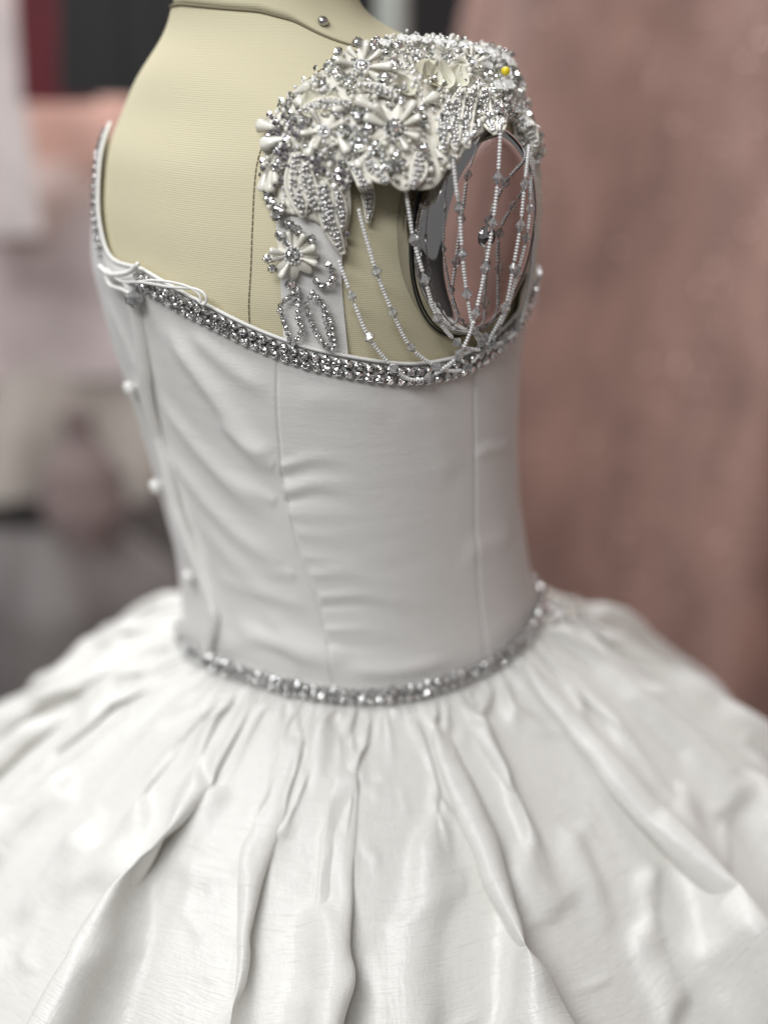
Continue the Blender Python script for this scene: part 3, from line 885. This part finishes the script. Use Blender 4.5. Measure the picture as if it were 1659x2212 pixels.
def teardrop(ridges=True):
    mb = MB(); pf = [(.02, 0), (.13, .05), (.19, .2), (.29, .42), (.40, .66), (.45, .82), (.40, .94), (.22, .99), (.02, 1.0)]
    seg = 14; an_ = np.arange(seg) * 2 * math.pi / seg
    V = []
    for r_, y in pf:
        fl = 1 + (.15 * np.cos(an_ * 6) * min(1, y * 2) if ridges else 0)
        V.append(np.stack([r_ * fl * np.cos(an_), np.full(seg, y), .9 * r_ * fl * np.sin(an_) + .30], -1))
    V = np.array(V).reshape(-1, 3)
    f = [(i * seg + j, i * seg + (j + 1) % seg, (i + 1) * seg + (j + 1) % seg, (i + 1) * seg + j) for i in range(len(pf) - 1) for j in range(seg)]
    f = [q[::-1] for q in f]
    mb.add(V, f); return mb.mesh('pearl_petal', M['pearl'])
TEAR = teardrop()
def petal_shell():
    mb = MB(); nu, nv = 9, 10; V = []
    for i in range(nv):
        y = i / (nv - 1); w = .52 * math.sin(math.pi * (y * .86 + .10)) ** .8
        for j in range(nu):
            x = (j / (nu - 1) - .5) * 2
            V.append((x * w, y, .12 + .30 * y * y - .20 * (1 - x * x) * w * 2 + .05 * math.sin(x * 7) * y))
    f = [(i * nu + j, i * nu + j + 1, (i + 1) * nu + j + 1, (i + 1) * nu + j) for i in range(nv - 1) for j in range(nu - 1)]
    mb.add(V, f); return mb.mesh('cloth_petal', M['petal_cloth'])
PETAL = petal_shell()
def guipure():
    mb = MB(); n = 26; an_ = np.linspace(0, 2 * math.pi, n + 1)
    P_ = np.stack([.42 * np.sin(an_) * (1 - .25 * np.cos(an_)), .5 - .5 * np.cos(an_), .15 + .05 * np.sin(an_ * 6)], -1)
    tube(mb, P_, .085, 7)
    for k in range(6):
        y = .15 + k * .14; w = .38 * math.sin(math.pi * y)
        tube(mb, [(-w, y, .12), (0, y + .03, .2), (w, y, .12)], .07, 6)
    tube(mb, [(0, 0, .1), (0, .5, .22), (0, .95, .12)], .08, 6)
    return mb.mesh('lace_petal', M['cord'])
GUIP = guipure()
def ball(seg=8, mt='seed'):
    mb = MB(); a = np.linspace(-math.pi / 2 + .2, math.pi / 2 - .2, 6)
    lathe(mb, np.stack([np.cos(a), np.sin(a)], -1), seg); return mb.mesh('round_bead', M[mt])
PEARLB = ball(12, 'pearl'); YELL = ball(14, 'yellow')

def flower(x, y, r, npet, centre, rot=0, stones=5, tip=.0010, skip=(), nrm_mix=.5):
    p, n = on_yoke(x, y, .0016)
    n = n * nrm_mix + (CAM - p) / np.linalg.norm(CAM - p) * (1 - nrm_mix); n /= np.linalg.norm(n)
    R_ = r * SC
    FM = frame(p, n, UP)
    mb = MB(); an_ = np.linspace(0, 2 * math.pi, 49)
    rr = R_ * (.72 + .16 * np.cos(an_ * npet + rot)); k = 49
    lo = np.stack([rr * np.cos(an_), rr * np.sin(an_), np.full(k, -.0006)], -1); hi = lo * [.94, .94, 1] + [0, 0, .0010]
    V = np.r_[lo, hi, [[0, 0, .0012]]]
    V = V @ np.array(FM.to_3x3()).T + np.array(FM.translation)
    mb.add(V, [(i, i + 1, k + i + 1, k + i) for i in range(k - 1)] + [(k + i, k + i + 1, 2 * k) for i in range(k - 1)])
    fl = mb.build('pearl_flower', M['lace'], gown)
    for i in range(npet):
        a = rot + i * 2 * math.pi / npet + random.uniform(-.26, .26)
        if i in skip: continue
        ln = R_ * random.uniform(.56, .80)
        d = np.array(FM.to_3x3() @ Vector((math.cos(a), math.sin(a), 0)))
        o = link('pearl_petal', TEAR, fl)
        o.matrix_world = frame(p + d * R_ * .27 + n * .0006, n + rng.normal(0, .16, 3) - d * .15, d) @ Matrix.Diagonal((ln * random.uniform(.38, .50), ln * random.uniform(.85, 1.05), ln * .48, 1))
        if i < stones:
            a2 = a + math.pi / npet
            d2 = np.array(FM.to_3x3() @ Vector((math.cos(a2), math.sin(a2), 0)))
            put(STONE, 'rhinestone', fl, p + d2 * R_ * random.uniform(.8, 1.0) + n * .001, n + d2 * .3, tip * random.uniform(.8, 1.15), jit=.2)
    put(STONE, 'rhinestone', fl, p + n * .0012, n, centre * SC, jit=.05)
    ring = MB()
    for q in range(14):
        a = q * 2 * math.pi / 14
        c = np.array(FM @ Vector((math.cos(a) * centre * SC * 1.35, math.sin(a) * centre * SC * 1.35, .0014)))
        am = np.linspace(-1.3, 1.3, 4); lathe(ring, np.stack([np.cos(am), np.sin(am)], -1) * .00055, 6, Matrix.Translation(Vector(c)))
    o = ring.build('bead_ring', M['seed'], fl); o['kind'] = 'stuff'
    return fl
flower(638, 550, 62, 8, 13, .35, 6, .0014, skip=(6,))
flower(852, 287, 68, 9, 16, .2, 5, .0014, skip=(2,))
flower(782, 158, 64, 8, 11, .5, 7, .0015, skip=(5,))
flower(705, 290, 52, 6, 8, .1, 4, .0011, skip=(1,))
flower(1010, 150, 42, 7, 8, .3, 5, .0010)

for x, y, a, l in ((610, 285, 200, 55), (625, 305, 175, 58), (640, 215, 355, 46), (640, 232, 10, 46), (583, 275, 190, 40), (595, 372, 95, 46), (585, 372, 112, 44), (600, 362, 80, 40),
                   (690, 300, 120, 46), (735, 300, 60, 44), (672, 250, 230, 44), (760, 235, 150, 44), (812, 250, 215, 50), (905, 235, 320, 48), (935, 330, 60, 40), (800, 335, 130, 44)):
    p, n = on_yoke(x, y, .0014); d = dirvec(x, y, a); d = d - n * (d @ n); d /= np.linalg.norm(d); s_ = l * SC
    o = link('pearl_drop', TEAR, gown); o.matrix_world = frame(p, n, d) @ Matrix.Diagonal((s_ * .62, s_, s_ * .55, 1))
for x, y, a, l in ((955, 205, 265, 62), (940, 200, 240, 55), (975, 200, 290, 56), (690, 262, 250, 54), (712, 262, 285, 50), (890, 215, 200, 50), (905, 175, 300, 46), (1020, 160, 250, 44)):
    p, n = on_yoke(x, y, .0022); d = dirvec(x, y, a); d = d - n * (d @ n); d /= np.linalg.norm(d); s_ = l * SC
    o = link('cloth_petal', PETAL, gown); o.matrix_world = frame(p, n, d) @ Matrix.Diagonal((s_, s_, s_, 1))
for x, y, a, l in ((872, 108, 265, 26), (895, 108, 275, 26), (918, 112, 268, 25), (945, 116, 280, 27), (972, 118, 272, 26), (1000, 124, 280, 28), (1030, 132, 285, 28), (1056, 138, 290, 30), (1082, 150, 310, 32),
                   (1068, 172, 335, 34), (1070, 184, 25, 34), (1058, 190, 70, 30), (1050, 165, 250, 28), (800, 128, 265, 24), (830, 118, 275, 24)):
    p, n = on_yoke(x, y, .0024); d = dirvec(x, y, a); d = d - n * (d @ n) * .7; d /= np.linalg.norm(d); s_ = l * SC
    o = link('lace_petal', GUIP, gown); o.matrix_world = frame(p, n + UP * .2 - FW * .4, d) @ Matrix.Diagonal((s_ * 1.1, s_, s_, 1))
p, n = on_yoke(1068, 178, .0052); put(YELL, 'yellow_bead', gown, p, n, .0015)['label'] = 'single bright yellow bead'

Zm = lambda zx, zy: (511.5 + .4111 * zx, 42.6 + .4111 * zy)
Z2 = lambda zx, zy: (511.5 + .4111 * zx, 426.3 + .4111 * zy)
spots = [Zm(*q) for q in ((600, 190), (510, 225), (455, 360), (230, 470), (125, 680), (245, 775), (185, 930), (205, 965), (250, 1005), (185, 1095), (290, 1080), (365, 580), (640, 535), (720, 700),
    (550, 330), (655, 285), (680, 225), (815, 260), (840, 180), (930, 245), (860, 400), (750, 410), (970, 700), (860, 780), (925, 880), (940, 780), (650, 740), (700, 790), (780, 800), (1100, 610),
    (1280, 430), (1240, 380), (1290, 250), (1230, 240), (1555, 610), (165, 1185), (160, 1225), (735, 155), (1400, 440), (1410, 540), (1350, 500), (1570, 660), (1500, 520))]
for i, (x, y) in enumerate(spots):
    p, n = on_yoke(x, y, .0022)
    put(STONE, 'rhinestone', gown, p, n, .00155 * random.uniform(.85, 1.15), jit=.35)
def stone_line(name, pts, step=.0019, size=.00088):
    C = np.array([on_yoke(x, y, .0020)[0] for x, y in pts]); C = resample(catmull(C, 80), step)
    mb = MB(); tube(mb, C, .0004, 6); ln = mb.build(name, M['cord'], gown)
    n = on_yoke(*pts[len(pts) // 2])[1]
    for q in C: put(STONE, 'rhinestone', ln, q, n, size * random.uniform(.9, 1.15), jit=.3)
for lp in ([(330, 485), (285, 520), (240, 565), (255, 640), (275, 700), (300, 760), (350, 690), (332, 640), (330, 585), (325, 500)],
           [(400, 495), (372, 560), (385, 620), (415, 690), (460, 765), (510, 785), (500, 700), (480, 610), (440, 540), (400, 495)]):
    stone_line('stone_loop', [Z2(*q) for q in lp])
stone_line('stone_loop', [Z2(*q) for q in ((420, 440), (455, 460), (495, 440), (500, 390), (480, 350))], .0022, .0011)
stone_line('stone_loop', [Z2(*q) for q in ((455, 590), (470, 660), (495, 740))], .0018, .0008)

# corded leaves: a rope outline, a thread filling and beads down the middle
def seedball(mb, c, r, seg=6):
    am = np.linspace(-1.2, 1.2, 4); lathe(mb, np.stack([np.cos(am), np.sin(am)], -1) * r, seg, Matrix.Translation(Vector(c)))
def leaf(x0, y0_, x1, y1, wd, bend=0.0, lift=.003):
    a, b = np.array([x0, y0_], float), np.array([x1, y1], float); d = b - a; pv = np.array([-d[1], d[0]]) / np.linalg.norm(d)
    k = 15; s_ = np.linspace(0, 1, k)
    mid = a + d * s_[:, None] + pv * (np.sin(s_ * math.pi) * bend)[:, None]
    w = wd * np.sin(np.clip(s_ * .93 + .05, 0, 1) * math.pi) ** .8
    dd = np.array([depth(on_yoke(*q)[0]) for q in mid]); dd = np.minimum(np.interp(s_, s_, dd), np.median(dd) + .004) - lift
    def P3(q, dz=0): return np.array([at(q[i, 0], q[i, 1], dd[i] - dz) for i in range(k)])
    Lft, Rgt, Md = P3(mid + pv * w[:, None]), P3(mid - pv * w[:, None]), P3(mid, .0006)
    mb = MB()
    for e in (Lft, Rgt): tube(mb, resample(catmull(e, 50), .0006), .00055, 7)
    gm = np.stack([Lft, (Lft + Md) / 2 + (Md - (Lft + Rgt) / 2) * .3, Md, (Rgt + Md) / 2 + (Md - (Lft + Rgt) / 2) * .3, Rgt], 1)
    mb.add(gm.reshape(-1, 3), [(i * 5 + j, i * 5 + j + 1, (i + 1) * 5 + j + 1, (i + 1) * 5 + j) for i in range(k - 1) for j in range(4)])
    lf = mb.build('corded_leaf', M['lace'], gown)
    mb = MB()
    for e, q in ((Md, 0), ((Lft + Md) / 2, 1), ((Rgt + Md) / 2, 1)):
        for c in resample(e[1:-1], .0016): seedball(mb, c - FW * .0007 + rng.normal(0, .0002, 3), .00062)
    o = mb.build('seed_beads', M['silver_seed'], lf); o['kind'] = 'stuff'
leaf(700, 390, 742, 550, 16, 10); leaf(755, 350, 795, 482, 13, -18); leaf(640, 330, 655, 470, 22, 8); leaf(690, 400, 705, 500, 16, -6); leaf(660, 350, 690, 460, 16, 8); leaf(720, 400, 738, 500, 10, -8)
leaf(1000, 190, 985, 325, 17, 12); leaf(1030, 185, 1010, 320, 16, 14); leaf(1048, 190, 1070, 290, 14, 12); leaf(975, 215, 960, 330, 14, 8); leaf(1075, 205, 1090, 275, 10, 6)
leaf(1095, 225, 1082, 300, 9, 6); leaf(790, 335, 840, 395, 16, 8); leaf(905, 330, 890, 405, 16, -8); leaf(765, 225, 640, 245, 12, 10, .004); leaf(860, 215, 770, 185, 9, 8, .004)
leaf(1112, 245, 1158, 325, 13, -10); leaf(1108, 262, 1142, 345, 9, -6)

# seed beads and sequin-bright chips sewn all over the lace: too many to count
mbs, mbp, mbc, mbm = MB(), MB(), MB(), MB()
for _ in range(2500):
    i = int(n_s * random.uniform(.13, .80)); j = min(n_t - 1, int(n_t * random.random()))
    if i < n_s * .2 and random.random() < .5: continue
    p = YK[min(i, n_s - 1), j] + YN[min(i, n_s - 1), j] * random.uniform(.0004, .0030) + rng.normal(0, .0004, 3)
    q = random.random()
    if q < .28: seedball(mbs, p, random.uniform(.0005, .0009))
    elif q < .44: seedball(mbm, p, random.uniform(.0004, .0008))
    elif q < .66: seedball(mbp, p, random.uniform(.0005, .0011), 8)
    else:
        FM = frame(p, YN[min(i, n_s - 1), j] + rng.normal(0, .4, 3))
        lathe(mbc, np.array([(.0007, 0), (.0010, .0004), (.0005, .0010), (.0001, .0011)]) * random.uniform(.8, 1.25), 7, FM)
for nm, b_, m_, sm_ in (('seed_beads', mbs, 'seed', True), ('seed_pearls', mbp, 'pearl', True), ('silver_beads', mbm, 'silver_seed', True), ('crystal_chips', mbc, 'stone', False)):
    o = b_.build(nm, M[m_], yoke, sm_); o['kind'] = 'stuff'

# ------------------------------------------------------------------ beaded swags looping under the arm
def bicone():
    mb = MB(); lathe(mb, [(.16, -1), (.35, -.86), (1.0, 0), (.35, .86), (.16, 1)], 7); return mb.mesh('bicone_bead', M['glass'], smooth=False)
BIC = bicone()
plate_me = plate.data
ARM = BVHTree.FromPolygons([tuple(v.co) for v in plate_me.vertices], [tuple(p.vertices) for p in plate_me.polygons])
def swag(pts, off, bic):
    C = []
    for i, (x, y) in enumerate(pts):
        h = shoot(DRESS, x, y); d = depth(h[0]) if h else .487
        h2 = shoot(ARM, x, y)
        if h2: d = min(d, depth(h2[0]) + .004)
        C.append(d - off[i])
    C = np.array(C); C = np.convolve(np.pad(C, 1, mode='edge'), [.25, .5, .25], 'valid')
    P3 = np.array([at(x, y, d) for (x, y), d in zip(pts, C)])
    cv = resample(catmull(P3, 400), .0002)
    mb = MB(); tube(mb, cv[::6], .00016, 5); st = mb.build('bead_strand', M['cord'], gown)
    T = np.gradient(cv, axis=0); T /= np.linalg.norm(T, axis=1)[:, None]
    ib = [int(np.argmin(np.linalg.norm(cv - P3[i], axis=1))) for i in bic]
    for i in ib:
        s_ = .00185 * random.uniform(.92, 1.08)
        put(BIC, 'bicone_bead', st, cv[i], T[i], s_, up=FW, sxyz=(s_ * .95, s_ * .95, s_ * 1.05))
    mb = MB(); i = 3
    while i < len(cv):
        if all(abs(i - q) > 11 for q in ib):
            r_ = .00068 * random.uniform(.9, 1.08)
            lathe(mb, [(r_ * .5, -.00044), (r_, -.00022), (r_, .00022), (r_ * .5, .00044)], 8, frame(cv[i], T[i] + rng.normal(0, .06, 3), FW))
        i += 5
    o = mb.build('seed_beads', M['seed'], st); o['kind'] = 'stuff'
z2 = lambda *l: [Z2(*q) for q in l]; z1 = lambda *l: [Zm(*q) for q in l]
swag(z2((535, 330), (605, 522), (695, 738), (825, 900), (910, 958), (1010, 948), (1100, 890), (1170, 828)) + z2((1225, 715), (1255, 612), (1305, 376), (1345, 140)) + z1((1372, 832), (1385, 600)),
     [.007, .008, .007, .006, .006, .007, .008, .010, .012, .013, .014, .014, .014, .014], [1, 2, 3, 5, 7, 9, 10, 11, 12])
swag(z2((640, 60), (670, 180), (735, 395), (820, 607), (915, 790), (1050, 893), (1140, 915), (1215, 893), (1295, 800), (1345, 715), (1410, 582), (1452, 372), (1490, 152)) + z1((1512, 868), (1535, 660)),
     [.010, .010, .008, .007, .006, .006, .006, .007, .009, .010, .012, .013, .014, .015, .015], [2, 3, 4, 5, 7, 8, 10, 11, 12, 13])
swag(z1((885, 880), (905, 1010)) + z2((930, 225), (990, 437), (1055, 636), (1155, 762), (1230, 800), (1320, 790), (1370, 700), (1420, 590), (1475, 400), (1522, 215), (1540, 60)) + z1((1545, 700),),
     [.013, .012, .011, .010, .009, .008, .008, .008, .010, .011, .012, .013, .013, .013], [2, 3, 4, 5, 7, 8, 10, 11, 12])
swag(z1((1135, 730), (1155, 900), (1170, 992)) + z2((1185, 300), (1210, 512), (1245, 700), (1285, 762), (1345, 775), (1410, 755), (1480, 690), (1525, 520), (1550, 330), (1562, 120)) + z1((1560, 800),),
     [.013, .012, .011, .011, .010, .010, .010, .010, .010, .010, .010, .010, .010, .010], [2, 3, 4, 5, 6, 7, 8, 9])
swag(z2((1240, 690), (1300, 740), (1390, 790), (1440, 740), (1490, 660), (1540, 480), (1565, 250)) + z1((1565, 900), (1550, 720)), [.008] * 9, [1, 2, 3, 4])

# ------------------------------------------------------------------ gowns standing and hanging behind
def cloth(name, c, rough=.6, lo=.8, hi=1.1, sc=(18, 18, 18)):
    m = mat(name, c, rough, Sheen_Weight=.2)
    tc = N(m, 'ShaderNodeTexCoord'); no = N(m, 'ShaderNodeTexNoise'); no.inputs['Scale'].default_value = 1; no.inputs['Detail'].default_value = 3
    mp = N(m, 'ShaderNodeMapping'); mp.inputs['Scale'].default_value = sc
    L(m, tc.outputs['Object'], mp.inputs[0]); L(m, mp.outputs[0], no.inputs['Vector'])
    r = N(m, 'ShaderNodeMapRange'); r.inputs[1].default_value = .3; r.inputs[2].default_value = .7; r.inputs[3].default_value = lo; r.inputs[4].default_value = hi
    L(m, no.outputs['Fac'], r.inputs[0])
    mx = N(m, 'ShaderNodeMixRGB', blend_type='MULTIPLY'); mx.inputs[0].default_value = 1; mx.inputs[1].default_value = (*c, 1)
    L(m, r.outputs[0], mx.inputs[2]); L(m, mx.outputs[0], bsdf(m).inputs['Base Color'])
    return m
def drape(name, prof_, cx, cy, m, parent=None, nf=18, amp=.02, sy=.6, seed=0, rot=0.0, bulge=None, nr=60, na=220):
    """a hanging cloth shape: (height, radius) profile with folds that deepen downwards"""
    pf = np.array(prof_, float)[::-1] if prof_[0][0] > prof_[-1][0] else np.array(prof_, float)
    z = np.linspace(pf[0, 0], pf[-1, 0], nr); r = np.interp(z, pf[:, 0], pf[:, 1])
    k = np.array([.25, .5, .25])
    for _ in range(3): r = np.convolve(np.pad(r, 1, mode='edge'), k, 'valid')
    an_ = np.linspace(0, 2 * math.pi, na + 1)[:-1]
    f1, f2 = noise1(nf * 2, 100 + seed), noise1(7, 200 + seed)
    T, Zm_ = np.meshgrid(an_, z); Rm = np.repeat(r[:, None], na, 1)
    low = np.clip((pf[-1, 0] - Zm_) / max(pf[-1, 0] - pf[0, 0], 1e-6), 0, 1)
    Rm = Rm + amp * (.25 + low) * f1(T + .25 * f2(T) * low) * np.clip(Rm / .08, .2, 1.4)
    x, y = Rm * np.cos(T), Rm * sy * np.sin(T); c_, s_ = math.cos(rot), math.sin(rot)
    P = np.stack([cx + x * c_ - y * s_, cy + x * s_ + y * c_, Zm_], -1)
    o = link(name, grid_mesh(name, P, m, None, True), parent)
    return o, P
M['blush'] = cloth('blush_sequin_cloth', (0.38, 0.237, 0.20), .42, .72, 1.2, (30, 30, 13))
M['sequin'] = mat('rose_sequin', (0.55, 0.36, 0.32), .42, .4)
def sequined(label, cx, cy, prof_, seed, n, sy=.6, rot=0.0, amp=.085):
    g = thing('sequin_gown', label, 'gown', 'blush sequin gowns')
    o, P = drape('sequin_cloth', prof_, cx, cy, M['blush'], g, 11, amp, sy, seed, rot, nr=90, na=300)
    Nn = normals_grid(P)
    r_ = np.random.default_rng(seed); mb = MB()
    a = np.arange(6) * math.pi / 3
    for _ in range(n):
        i, j = r_.integers(0, P.shape[0]), r_.integers(0, P.shape[1])
        nn = Nn[i, j] + r_.normal(0, .35, 3); FM = frame(P[i, j] + Nn[i, j] * .0015, nn)
        s_ = r_.uniform(.0015, .003)
        V = np.stack([np.cos(a) * s_ * .8, np.sin(a) * s_, 0 * a], -1) @ np.array(FM.to_3x3()).T + np.array(FM.translation)
        mb.add(V, [tuple(range(6))])
    o2 = mb.build('sequins', M['sequin'], o, False); o2['kind'] = 'stuff'
    return g
sequined('long blush sequin gown with a rounded full skirt behind the white gown', .36, .66, [(1.34, .10), (1.25, .19), (1.1, .235), (.9, .25), (.6, .30), (.3, .36), (0, .40)], 3, 16000)
sequined('second blush sequin gown, mirrored in the chrome arm plate', .72, -.06, [(1.3, .10), (1.2, .17), (1.0, .20), (.6, .26), (.3, .32), (0, .36)], 4, 3000, .8)

def gownthing(name, label, tiers, cx, cy, seed, sy=.7, group=None):
    g = thing(name, label, 'gown', group)
    for i, (nm, pf, m, amp) in enumerate(tiers):
        drape(nm, pf, cx, cy, m, g, 16, amp, sy, seed * 10 + i)
    return g
C_ = lambda n, c, r=.6: cloth(n, c, r)
peach, pale, taupe, beige, char = C_('peach', (.85, .52, .43), .4), C_('pale_blush', (.90, .73, .67), .4), C_('taupe_tulle', (.62, .53, .52)), C_('beige_tulle', (.50, .45, .40)), C_('charcoal', (.16, .14, .135))
gownthing('tiered_gown', 'tiered gown shading from peach through taupe to charcoal, behind the form\'s back', [
    ('bodice', [(.90, .06), (.86, .12), (.785, .16)], peach, .01), ('peach_tier', [(.79, .165), (.745, .20), (.690, .225)], peach, .012), ('blush_tier', [(.70, .215), (.67, .228), (.635, .235)], pale, .012),
    ('taupe_tier', [(.66, .22), (.58, .25), (.50, .27)], taupe, .02), ('beige_tier', [(.51, .26), (.45, .275), (.38, .285)], beige, .02), ('charcoal_hem', [(.41, .282), (.2, .34), (0, .37)], char, .03)], -.36, .95, 5)
gownthing('charcoal_gown', 'low charcoal tulle skirt in front of the tiered gown', [('skirt', [(.42, .05), (.36, .12), (.2, .16), (0, .20)], C_('dark_tulle', (.16, .14, .135)), .02)], -.30, .62, 8)
pouch = thing('garment_bag', 'small dusty pink satin pouch resting on the charcoal skirt', 'bag')
drape('bag_body', [(.50, .012), (.47, .030), (.43, .036), (.395, .020)], -.255, .60, C_('dusty_pink', (.27, .20, .19)), pouch, 8, .006, .7, 61)
drape('bag_neck', [(.515, .016), (.498, .009)], -.255, .60, C_('dusty_pink', (.27, .20, .19)), pouch, 8, .004, .8, 62)
# a rail with dark dresses hanging from it
rack = thing('garment_rack', 'pale painted clothes rack whose upright post stands behind the neck', 'rack')
M['post'] = mat('pale_paint', (.44, .46, .42), .4)
px_ = at(848, 60, .86)
mb = MB(); lathe(mb, [(.0105, 0), (.0105, 1.55)], 20, Matrix.Translation((px_[0], px_[1], 0))); mb.build('post', M['post'], rack)
mb = MB(); lathe(mb, [(.0105, 0), (.0105, 1.55)], 20, Matrix.Translation((-.95, 1.15, 0))); mb.build('post', M['post'], rack)
mb = MB(); tube(mb, [(px_[0] + .03, px_[1] - .01, 1.54), (-.98, 1.16, 1.54)], .011, 16); mb.build('rail', M['post'], rack)
mb = MB(); tube(mb, [(px_[0], px_[1] - .2, .015), (px_[0], px_[1] + .2, .015)], .014, 12); tube(mb, [(-.95, .95, .015), (-.95, 1.35, .015)], .014, 12); mb.build('foot', M['post'], rack)
def rail_y(x): return px_[1] + (1.15 - px_[1]) * (px_[0] - x) / (px_[0] + .95)
def hanging(name, label, x, hem, w, m, seed, sy=.22):
    g = thing(name, label, 'dress', 'dresses hanging on the rack'); y = rail_y(x)
    drape('cloth', [(1.44, .03), (1.42, w * .7), (1.2, w * .62), (1.0, w * .8), (hem, w * 1.05)], x, y, m, g, 10, .012, sy, seed)
    mb = MB(); tube(mb, catmull([(x, y, 1.43), (x, y, 1.50), (x, y + .012, 1.535), (x, y + .022, 1.555), (x, y + .002, 1.565), (x, y - .014, 1.55)], 30), .0025, 8)
    mb.build('hanger_hook', M['silver'], g)
    return g
hanging('hanging_dress', 'black dress hanging from the rack beside the form\'s neck', -.172, .775, .056, C_('black_cloth', (.008, .008, .009)), 71)
hanging('hanging_dress', 'dark red dress hanging from the rack next to the black one', -.248, .766, .026, C_('red_cloth', (.13, .008, .016), .5), 72)
hanging('hanging_dress', 'long pinkish white dress hanging outermost on the rack', -.338, .655, .044, C_('white_cloth', (.78, .70, .68)), 74)
